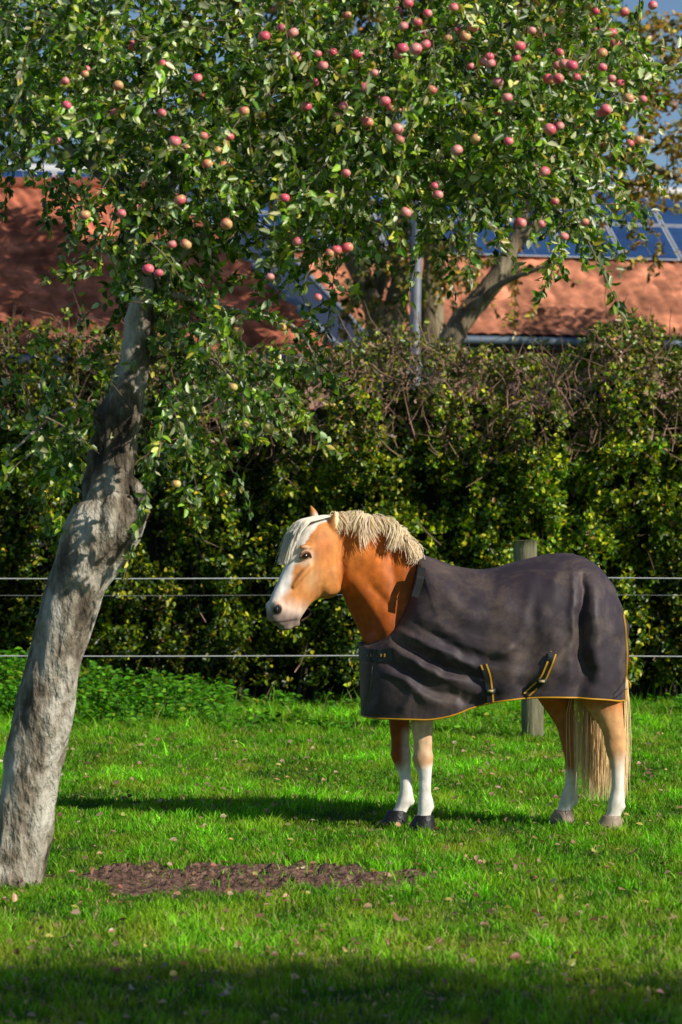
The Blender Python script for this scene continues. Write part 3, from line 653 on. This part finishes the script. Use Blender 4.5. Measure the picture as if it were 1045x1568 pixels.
L_.append(limb([(214,390,D+.1),(270,270,D+.5),(370,170,D+.7),(520,90,D+.8),(720,40,D+.8),(900,60,D+.6)],D,[11,9,8,6,5,2],.12))
L_.append(limb([(175,665,D),(130,625,D-.1),(80,640,D-.15),(20,690,D-.2)],D,[6,4,3,1.5],.12,10))
L_.append(limb([(200,575,D),(250,545,D-.05),(320,548,D-.1),(380,600,D-.1),(412,650,D-.1)],D,[6,4,3,2,1.2],.12,10))
L_.append(limb([(190,300,D+.2),(100,220,D+.4),(10,170,D+.4),(-90,150,D+.3)],D,[9,7,5,3],.12,10))
L_.append(limb([(225,440,D),(300,460,D),(380,480,D-.1),(450,500,D-.15),(490,560,D-.2)],D,[6,4.5,3.5,2.5,1.2],.12,10))
L_.append(limb([(560,230,D+.6),(600,280,D+.4),(700,290,D+.3),(800,300,D+.2),(870,330,D+.1)],D,[6,5,4,3,2],.12,10))
L_.append(limb([(150,200,D+.4),(260,90,D+.8),(420,0,D+1),(600,-80,D+1)],D,[8,6,5,3],.12,10))
V,F,_=cat(L_); make_mesh('trunk_and_limbs',V,F,mat=M_bark,smooth=True,parent=apple)
cols=[(.05,.115,.010),(.12,.24,.016),(.24,.36,.025),(.48,.54,.26),(.58,.52,.08)]; wts=[3.8,4.2,3.5,3.3,1.0]
blobs=[(50,40,160,90,84),(20,10,60,50,14),(230,40,150,100,70),(400,60,150,110,74),(580,50,160,110,78),(760,50,140,110,72),(880,60,80,90,36),(955,40,40,70,10),
(60,170,120,60,38),(230,190,140,80,60),(400,190,130,90,58),(560,200,130,90,58),(720,190,120,90,54),(850,190,90,90,42),(935,150,45,80,12),
(100,-90,200,70,30),(350,-90,200,70,30),(620,-90,200,70,30),(840,-70,130,60,18),
(240,300,90,70,36),(400,290,80,55,28),(520,300,80,60,30),(620,270,80,55,25),(720,290,70,50,20),(845,280,60,55,19),(880,330,35,30,7),
(110,265,80,40,8),(250,390,70,55,24),(440,350,50,30,6),(530,355,40,25,7),(210,440,60,50,12),(120,380,60,50,5),
(320,540,90,50,22),(390,590,50,50,14),(280,620,80,60,18),(220,660,60,60,9),(90,570,80,50,9),(50,650,80,50,15),(110,720,80,40,10),(250,700,50,30,5),(450,510,50,25,4),(330,480,60,25,6)]
tpx=np.array([222,216,208,195,178,172,172,168,150,127]);tpy=np.array([445,490,545,600,660,715,765,785,825,880])
def rej(p):
    qx=p[:,0]/p[:,1]*FP+522.5; qy=HY-(p[:,2]-CH)/p[:,1]*FP
    c=np.interp(qy,tpy,tpx); cw=np.interp(qy,[445,560,650,700],[20,24,30,38])
    return (qy>465)&(qy<860)&(np.abs(qx-c)<cw)&(p[:,1]<D+.05)&(np.abs(p[:,1]-D)<2)&(sn(p,6)>-.6)
(V,F,C),(V2,F2,C2)=clump_leaves(blobs,D+.1,1.15,FP,.34,.049,.027,cols,wts,120,.0035,reject=rej,nb=.8)
make_mesh('leaves',V,F,C,M_leaf,parent=apple); make_mesh('twigs',V2,F2,C2,M_twig,parent=apple)
ap=[(302,119),(181,131),(130,113),(100,124),(268,216),(287,227),(312,208),(344,254),(352,209),(333,231),(276,306),(285,374),(186,327),(130,329),(227,412),(243,418),(436,303),(507,298),(616,74),(625,5),(574,112),(495,100),(449,50),(433,43),(405,55),(526,162),(590,155),(637,75),(652,68),(609,197),(612,214),(662,137),(752,97),(796,70),(791,89),(777,149),(857,80),(855,120),(883,118),(876,100),(922,81),(937,50),(956,18),(923,103),(950,127),(985,152),(979,214),(965,219),(928,168),(857,193),(842,198),(779,216),(729,213),(850,308),(834,263),(798,341),(829,343),(896,340),(864,362),(515,383),(532,379),(456,370),(432,501),(487,455),(414,424),(357,593),(377,650),(412,655),(270,741),(365,507),(622,325),(665,285),(671,298),(530,265),(564,187),(559,134),(87,216),(205,70),(374,170),(248,173),(618,40),(655,20),(695,11),(700,230),(740,95),(713,55),(763,125),(1000,8),(937,120),(963,150),(505,387),(347,343),(264,374),(318,250)]
known=len(ap)
for k in range(60):
    ap.append((rng.uniform(400,960),rng.uniform(0,200)) if rng.uniform()<.85 else (rng.uniform(30,400),rng.uniform(20,240)))
A_=[]
def appleshape(seg=14,rings=10):
    V,F=ellipsoid((0,0,0),(1,1,1),seg,rings)
    r=np.hypot(V[:,0],V[:,1]); V[:,2]=V[:,2]*.9-.28*np.exp(-(r/.35)**2)*np.sign(V[:,2]); return V,F
AV,AF=appleshape()
yellow={(357,593),(377,650),(412,655),(270,741),(432,501),(365,507)}
for n_,(a_,b_) in enumerate(ap):
    dd=D-rng.uniform(.6,1.2) if b_<450 else D-rng.uniform(.5,.9)
    if n_>=known: dd=D-rng.uniform(-.4,.9)
    c_=P(a_,b_,dd); R=rng.uniform(.018,.027)
    q_=unit(rng.normal(size=3)*.25+np.array([0,0,1])); xq=unit(np.cross(q_,[0,1,0])); yq=np.cross(q_,xq); Rm=np.stack([xq,yq,q_],1)
    V=AV@Rm.T*R+c_
    bl=np.clip(.5+.6*(AV@unit(rng.normal(size=3)))+.25*sn(AV*1.0+rng.uniform(0,9),2.0),0,1)[:,None]
    red=np.array([.80,.10,.17])*rng.uniform(.8,1.15); yl=np.array([.70,.60,.18]); red2=np.array([.90,.48,.36])
    if (a_,b_) in yellow: col=yl*(1-bl*.6)+np.array([.66,.18,.06])*bl*.6
    else: col=red*(1-bl*.7)+(red2 if rng.uniform()<.65 else yl*.95)*bl*.7
    A_.append((V,AF,col))
    sv,sf=tube([c_+q_*R*.6,c_+q_*R*1.0+[.002,0,0],c_+q_*R*1.2+np.array([.006,.01,.03])],[.0018,.0015,.0015],seg=4,n=4); A_.append((sv,sf,np.tile([.08,.05,.03],(len(sv),1))))
V,F,C=cat(A_); make_mesh('apples',V,F,np.clip(C,0,.95),M_apple,smooth=True,parent=apple)
t2=empty('apple_tree.001')
def wleaf(name,cs,parent,cols,wts,LL=.09):
    Ps=[];
    for (cx,cy,cz,rx,ry,rz,m) in cs:
        q=unit(rng.normal(size=(m,3)))*(rng.uniform(size=(m,1))**.4); Ps.append(np.array([cx,cy,cz])+q*np.array([rx,ry,rz]))
    p=np.concatenate(Ps); cl=sn(p,2.6); p=p[cl>-.7]; n=len(p)
    V,F,C=leaves(p,rdir(n),rdir(n)+np.array([0,0,.6]),rng.uniform(.7,1.2,n)*LL,.55*LL*np.ones(n),pal(n,cols,wts)); return make_mesh(name,V,F,C,M_leaf,parent=parent)
sx,sy=6.45,5.33
wleaf('leaves',[(sx,sy,4,2.3,1.15,1.0,9500),(sx-1.6,sy+.75,3.7,1.0,.6,.7,2500),(sx+1.8,sy-.9,4.2,1.3,.8,.8,3500),(sx,sy,5,1.2,.7,.5,1500)],t2,cols,wts)
V,F,_=cat([tube([[sx,sy-.1,-.05],[sx+.05,sy,1],[sx-.05,sy,2.4],[sx,sy,4.4]],[.2,.15,.12,.04],rough=.06,n=40),tube([[sx,sy,2.2],[sx-.9,sy+.3,3],[sx-2,sy+.6,3.8]],[.09,.06,.02],n=20),tube([[sx,sy,2.3],[sx+.9,sy-.4,3.1],[sx+2,sy-.7,4.1]],[.09,.06,.02],n=20)])
make_mesh('trunk_and_limbs',V,F,mat=M_bark,smooth=True,parent=t2)
bt=empty('oak_tree')
d1=35.0; s1=FP/d1
Lb=[tube([[P(585,500,d1)[0],d1,-.1],P(590,700,d1),P(588,560,d1),P(580,500,d1),P(560,440,d1),P(530,380,d1),P(500,280,d1)],np.array([26,24,22,18,15,10,5])/s1,seg=14,n=50,rough=.12),
 tube([P(588,560,d1),P(600,490,d1),P(612,430,d1),P(608,350,d1),P(640,250,d1),P(640,120,d1)],np.array([22,19,16,13,9,5])/s1,n=40,rough=.12),
 tube([P(590,520,d1),P(572,470,d1+.2),P(585,410,d1+.3),P(560,330,d1+.3),P(570,250,d1+.3)],np.array([16,14,12,9,5])/s1,n=40,rough=.12),
 tube([P(640,250,d1),P(720,180,d1),P(800,120,d1),P(880,60,d1)],np.array([9,8,6,3])/s1,n=24,rough=.1)]
V,F,_=cat(Lb); make_mesh('trunk_and_limbs',V,F,mat=M_bark2,smooth=True,parent=bt)
oc=[(.11,.115,.02),(.20,.20,.03),(.33,.26,.04),(.32,.15,.035)]; ow=[4,4,2,1]
(V,F,C),(V2,F2,C2)=clump_leaves([(500,310,110,70,34),(620,340,90,60,38),(580,430,70,40,24),(700,270,80,70,32),(460,200,120,90,40),(640,150,150,100,60),(690,380,50,30,12),(780,170,90,80,34),(350,180,120,80,30),(520,30,200,90,55),(740,20,150,90,50),(640,-90,220,80,60),(860,-60,120,90,40),(545,480,40,25,9)],d1,1.7,FP,.65,.095,.06,oc,ow,46,.006)
make_mesh('leaves',V,F,C,M_leaf,parent=bt); make_mesh('twigs',V2,F2,C2,M_twig,parent=bt)
bt=empty('autumn_tree'); d2=32.5; s2=FP/d2
Lb=[tube([[P(660,500,d2)[0],d2,-.1],P(665,700,d2),P(675,570,d2),P(700,500,d2),P(755,435,d2),P(795,365,d2),P(870,290,d2),P(945,190,d2),P(1050,70,d2)],np.array([26,25,22,18,16,14,12,11,7])/s2,seg=14,n=70,rough=.1),
 tube([P(795,365,d2),P(800,280,d2),P(770,180,d2),P(760,60,d2)],np.array([11,9,7,4])/s2,n=30,rough=.1),
 tube([P(900,255,d2),P(960,240,d2),P(1030,270,d2),P(1090,300,d2)],np.array([9,7,5,3])/s2,n=30,rough=.1),
 tube([P(720,480,d2),P(760,440,d2-.3),P(800,420,d2-.6),P(860,400,d2-.8)],np.array([7,5,4,2])/s2,n=24,rough=.1)]
V,F,_=cat(Lb); make_mesh('trunk_and_limbs',V,F,mat=M_bark2,smooth=True,parent=bt)
oc=[(.14,.15,.03),(.34,.27,.03),(.48,.29,.05),(.34,.15,.03)]; ow=[3,3,2.5,1.2]
(V,F,C),(V2,F2,C2)=clump_leaves([(1000,120,60,70,40),(1040,210,60,70,44),(930,240,60,50,26),(1000,290,60,35,18),(1060,60,60,60,26),(980,50,50,40,12),(900,150,70,80,26),(800,200,80,80,18),(840,60,90,70,22),(820,410,50,20,7),(720,400,50,30,12),(1010,380,50,18,7),(1120,200,60,120,25)],d2,1.5,FP,.6,.085,.055,oc,ow,42,.006)
make_mesh('leaves',V,F,C,M_leaf,parent=bt); make_mesh('twigs',V2,F2,C2,M_twig,parent=bt)
bt=empty('autumn_tree.001')
wleaf('leaves',[(8.2,42.4,7.0,1.6,1.2,1.3,5000),(7.4,42.8,5.9,1.0,.8,.7,1500),(9.2,42.0,6.2,1.0,1,.8,1500)],bt,oc,ow,.11)
V,F,_=cat([tube([[8.3,42.5,-.1],[8.25,42.5,3],[8.2,42.4,7.5]],[.22,.17,.05],rough=.08,n=40),tube([[8.25,42.5,4],[7.7,42.7,5.2],[7.2,42.8,6.2]],[.1,.06,.02],n=20),tube([[8.25,42.5,4],[8.9,42.2,5.2],[9.3,42.,6.4]],[.1,.06,.02],n=20)])
make_mesh('trunk_and_limbs',V,F,mat=M_bark2,smooth=True,parent=bt)
bt=empty('oak_tree.001')
oc=[(.05,.08,.015),(.10,.13,.02),(.20,.18,.03)]; ow=[4,4,1]
wleaf('leaves',[(1.5,36.5,8.2,1.7,1.0,.8,5200),(-.7,37.1,8.6,1.3,1.0,.6,3000),(3.1,36.1,7.6,.9,.8,.6,1800),(.1,36.6,7.3,.9,.7,.5,1500)],bt,oc,ow,.12)
V,F,_=cat([tube([[1.1,36.6,-.1],[1.15,36.6,3],[1.2,36.6,5.5],[1.3,36.6,8.6]],[.2,.16,.12,.04],rough=.08,n=40),tube([[1.2,36.6,5.2],[.3,36.8,6.6],[-.8,37.1,8.5]],[.09,.07,.02],n=20),tube([[1.2,36.6,5.6],[2,36.4,6.6],[3.1,36.1,7.6]],[.08,.06,.02],n=20)])
make_mesh('trunk_and_limbs',V,F,mat=M_bark2,smooth=True,parent=bt)
bt=empty('distant_trees')
cs=[]
for k in range(16):
    cx=-16+k*2.1+rng.normal()*.4
    if 6<cx<12: continue
    hi=2.2 if cx<-4 else 0
    cs.append((cx,60+rng.normal()*1.5,rng.uniform(7.0,9.5)+hi,2.0,1.6,rng.uniform(2.2,3.0)+hi*.7,1700))
wleaf('crowns',cs,bt,oc,ow,.28)
st=[tube([[c_[0],c_[1],-.1],[c_[0],c_[1],4],[c_[0],c_[1],c_[2]+1]],[.25,.2,.08],n=12) for c_ in cs]
V,F,_=cat(st); make_mesh('trunks',V,F,mat=M_bark2,smooth=True,parent=bt)
# ------------------------------------------------------------ LAMP POST
lp=empty('lamp_post'); d3=30.; b0=P(636,500,d3); t0=P(645,130,d3)
V,F=tube([[b0[0]-.02,d3,0],[b0[0],d3,2],b0,t0],[.085,.072,.060,.05],seg=18,n=30); make_mesh('pole',V,F,mat=M_metal,smooth=True,parent=lp)
V,F,_=cat([tube([t0,t0+[.05,-.2,.12],t0+[.05,-.6,.15]],[.03,.03,.03],n=12),ellipsoid(t0+[.05,-.8,.13],(.13,.32,.07)),box(P(646,268,d3)-[0,.08,0],(.13,.12,.26))]); make_mesh('lamp_head',V,F,mat=M_metal,smooth=True,parent=lp)
# ------------------------------------------------------------ BUILDINGS
def tile_roof(A,B,C_,D_,name,parent,base,var=.28):
    A,B,C_,D_=map(np.array,(A,B,C_,D_)); Lu=np.linalg.norm(B-A); Lv=np.linalg.norm(D_-A)
    nu=int(Lu/.05); nc=int(Lv/.33); us=np.linspace(0,1,nu); nrm=unit(np.cross(B-A,D_-A)); 
    if nrm[2]<0: nrm=-nrm
    vs=[];hs=[];cid=[]
    for k in range(nc): vs+= [k/nc,(k+.96)/nc]; hs+=[.07,.0]; cid+=[k,k]
    vs=np.array(vs);hs=np.array(hs); U,Vv=np.meshgrid(us,vs)
    Pt=(A*(1-U[...,None])+B*U[...,None])*(1-Vv[...,None])+(D_*(1-U[...,None])+C_*U[...,None])*Vv[...,None]
    ph=U*Lu/.24; hh=hs[:,None]+.03*np.abs(np.sin(ph*np.pi))
    Pt=Pt+nrm*hh[...,None]
    tid=np.floor(ph).astype(int)%997; r=np.random.default_rng(5).normal(size=(nc,1000)); tv=r[np.array(cid)[:,None],tid]
    col=np.array(base)*np.exp(var*tv[...,None])*np.exp(.2*sn(Pt,.9)[...,None])
    m=len(vs); F=(np.arange(m-1)[:,None,None]*nu+np.arange(nu-1)[None,:,None]+np.array([0,1,nu+1,nu])).reshape(-1,4)
    make_mesh(name,Pt.reshape(-1,3),F,col.reshape(-1,3),M_tile,parent=parent)
def quad(a,b,c,d): return np.array([a,b,c,d],float),np.array([[0,1,2,3]])
barn=empty('brick_barn'); th=math.radians(17); uu=np.array([math.cos(th),math.sin(th),0]); vv=np.array([-math.sin(th),math.cos(th),0])
c0=P(845,519,45.); A=c0-uu*9; B=c0+uu*9; run=3.3; rise=2.75; up=vv*run+np.array([0,0,rise])
tile_roof(A,B,B+up,A+up,'roof_front',barn,(.42,.16,.09))
A2=A+vv*2*run; B2=B+vv*2*run
tile_roof(B2,A2,A+up,B+up,'roof_back',barn,(.37,.135,.075))
V,F=tube([A+up+[0,0,.04],B+up+[0,0,.04]],[.1,.1],n=30,seg=12); make_mesh('ridge',V,F,np.tile([.55,.55,.55],(len(V),1)),M_plain,parent=barn)
nrm=unit(np.cross(uu,up)); sdir=unit(up)
pan=[];frm=[]
for i_ in range(17):
    for j_ in range(2):
        a=A+uu*(.6+i_*1.03)+sdir*(2.10+j_*1.04)+nrm*.14
        q=[a,a+uu*1.0,a+uu*1.0+sdir*1.01,a+sdir*1.01]
        frm.append(quad(*q)); ins_=[a+uu*.03+sdir*.03+nrm*.004,a+uu*.97+sdir*.03+nrm*.004,a+uu*.97+sdir*.98+nrm*.004,a+uu*.03+sdir*.98+nrm*.004]
        g0,g1,g2,g3=ins_
        for w_ in(0,1):
            e0=g0+(g1-g0)*(w_*.505); e1=g0+(g1-g0)*(w_*.505+.495); f0=g3+(g2-g3)*(w_*.505); f1=g3+(g2-g3)*(w_*.505+.495); pan.append(quad(e0,e1,f1,f0))
V,F,_=cat(pan); make_mesh('solar_panels',V,F,mat=M_solar,parent=barn)
V,F,_=cat(frm); make_mesh('solar_frames',V,F,np.tile([.42,.45,.5],(len(V),1)),M_plain,parent=barn)
mid=(A+B)/2
V,F=box(mid+vv*(.35+2.95)-[0,0,mid[2]/2+.03],(17.6,5.9,mid[2]-.1),th); make_mesh('walls',V,F,mat=M_brick,parent=barn)
V,F=tube([A-vv*.06-[0,0,.04],B-vv*.06-[0,0,.04]],[.065,.065],n=30,seg=10); make_mesh('gutter',V,F,np.tile([.10,.14,.19],(len(V),1)),M_plain,parent=barn)
V,F=box(mid+vv*.17-[0,0,.14],(17.8,.3,.06),th); make_mesh('soffit',V,F,np.tile([.04,.045,.06],(len(V),1)),M_plain,parent=barn)
wn=[];wg=[]
for k in(-6,-3,0,3,6):
    c_=mid+uu*k+vv*.34; c_=np.array([c_[0],c_[1],2.3]); wn.append(box(c_,(1.1,.08,1.3),th)); wg.append(box(c_-vv*.045,(.94,.02,1.14),th))
V,F,_=cat(wn); make_mesh('window_frames',V,F,np.tile([.7,.7,.7],(len(V),1)),M_plain,parent=barn)
V,F,_=cat(wg); make_mesh('window_glass',V,F,mat=M_eye,parent=barn)
for nm,E in(('gable_left',A),('gable_right',B)):
    s=.2 if nm=='gable_left' else -.2; e=E+uu*s; g_=[e+vv*.35,e+vv*(2*run-.35),e+vv*run+[0,0,rise-.1]]
    make_mesh(nm,np.array(g_),np.array([[0,1,2]]),mat=M_brick,parent=barn)
hs=empty('brick_house')
C0=P(528,548,38.); C1=P(258,287,41.1); A0=P(-420,548,38.); D0=P(-420,287,41.1)
tile_roof(A0,C0,C1,D0,'roof_front',hs,(.48,.15,.085))
R0=P(578,535,41.5); C2=P(340,290,43.3)
Vq=np.array([C0,R0,C2,C1]); make_mesh('roof_side',Vq+[0,0,.01],np.array([[0,1,2,3]]),np.tile([.018,.027,.055],(4,1)),M_plain,parent=hs)
V,F,_=cat([tube([C0+[0,0,.05],(C0+C1)/2+[0,0,.05],C1+[0,0,.05]],[.06]*3,n=20,seg=10),tube([R0+[0,0,.05],(R0+C2)/2+[0,0,.05],C2+[0,0,.05]],[.04]*3,n=20,seg=10)]); make_mesh('verge_caps',V,F,np.tile([.20,.24,.30],(len(V),1)),M_plain,parent=hs,smooth=True)
V,F=tube([C1+[0,0,.05],D0+[0,0,.05]],[.1,.1],n=20,seg=10); make_mesh('ridge',V,F,np.tile([.30,.09,.05],(len(V),1)),M_tile,parent=hs,smooth=True)
bl=[D0,C1,C1+np.array([0,3.2,-2.6]),D0+np.array([0,3.2,-2.6])]; make_mesh('roof_back',np.array(bl),np.array([[0,1,2,3]]),np.tile([.42,.13,.07],(4,1)),M_tile,parent=hs)
xm=(A0[0]+C0[0])/2; V,F=box((xm,41.2,1.86),(C0[0]-A0[0]-.8,5.6,3.72)); make_mesh('walls',V,F,mat=M_brick,parent=hs)
V,F=tube([A0-[0,.06,.03],C0-[0,.06,.03]],[.07,.07],n=10,seg=10); make_mesh('gutter',V,F,mat=M_metal,parent=hs)
wn=[];wg=[]
for k in(-3.5,-1,1.5): wn.append(box((xm+k,38.37,1.7),(1.2,.08,1.3))); wg.append(box((xm+k,38.32,1.7),(1.04,.02,1.14)))
V,F,_=cat(wn); make_mesh('window_frames',V,F,np.tile([.7,.7,.7],(len(V),1)),M_plain,parent=hs)
V,F,_=cat(wg); make_mesh('window_glass',V,F,mat=M_eye,parent=hs)
print('verts',sum(len(o.data.vertices) for o in scene.objects if o.type=='MESH'))
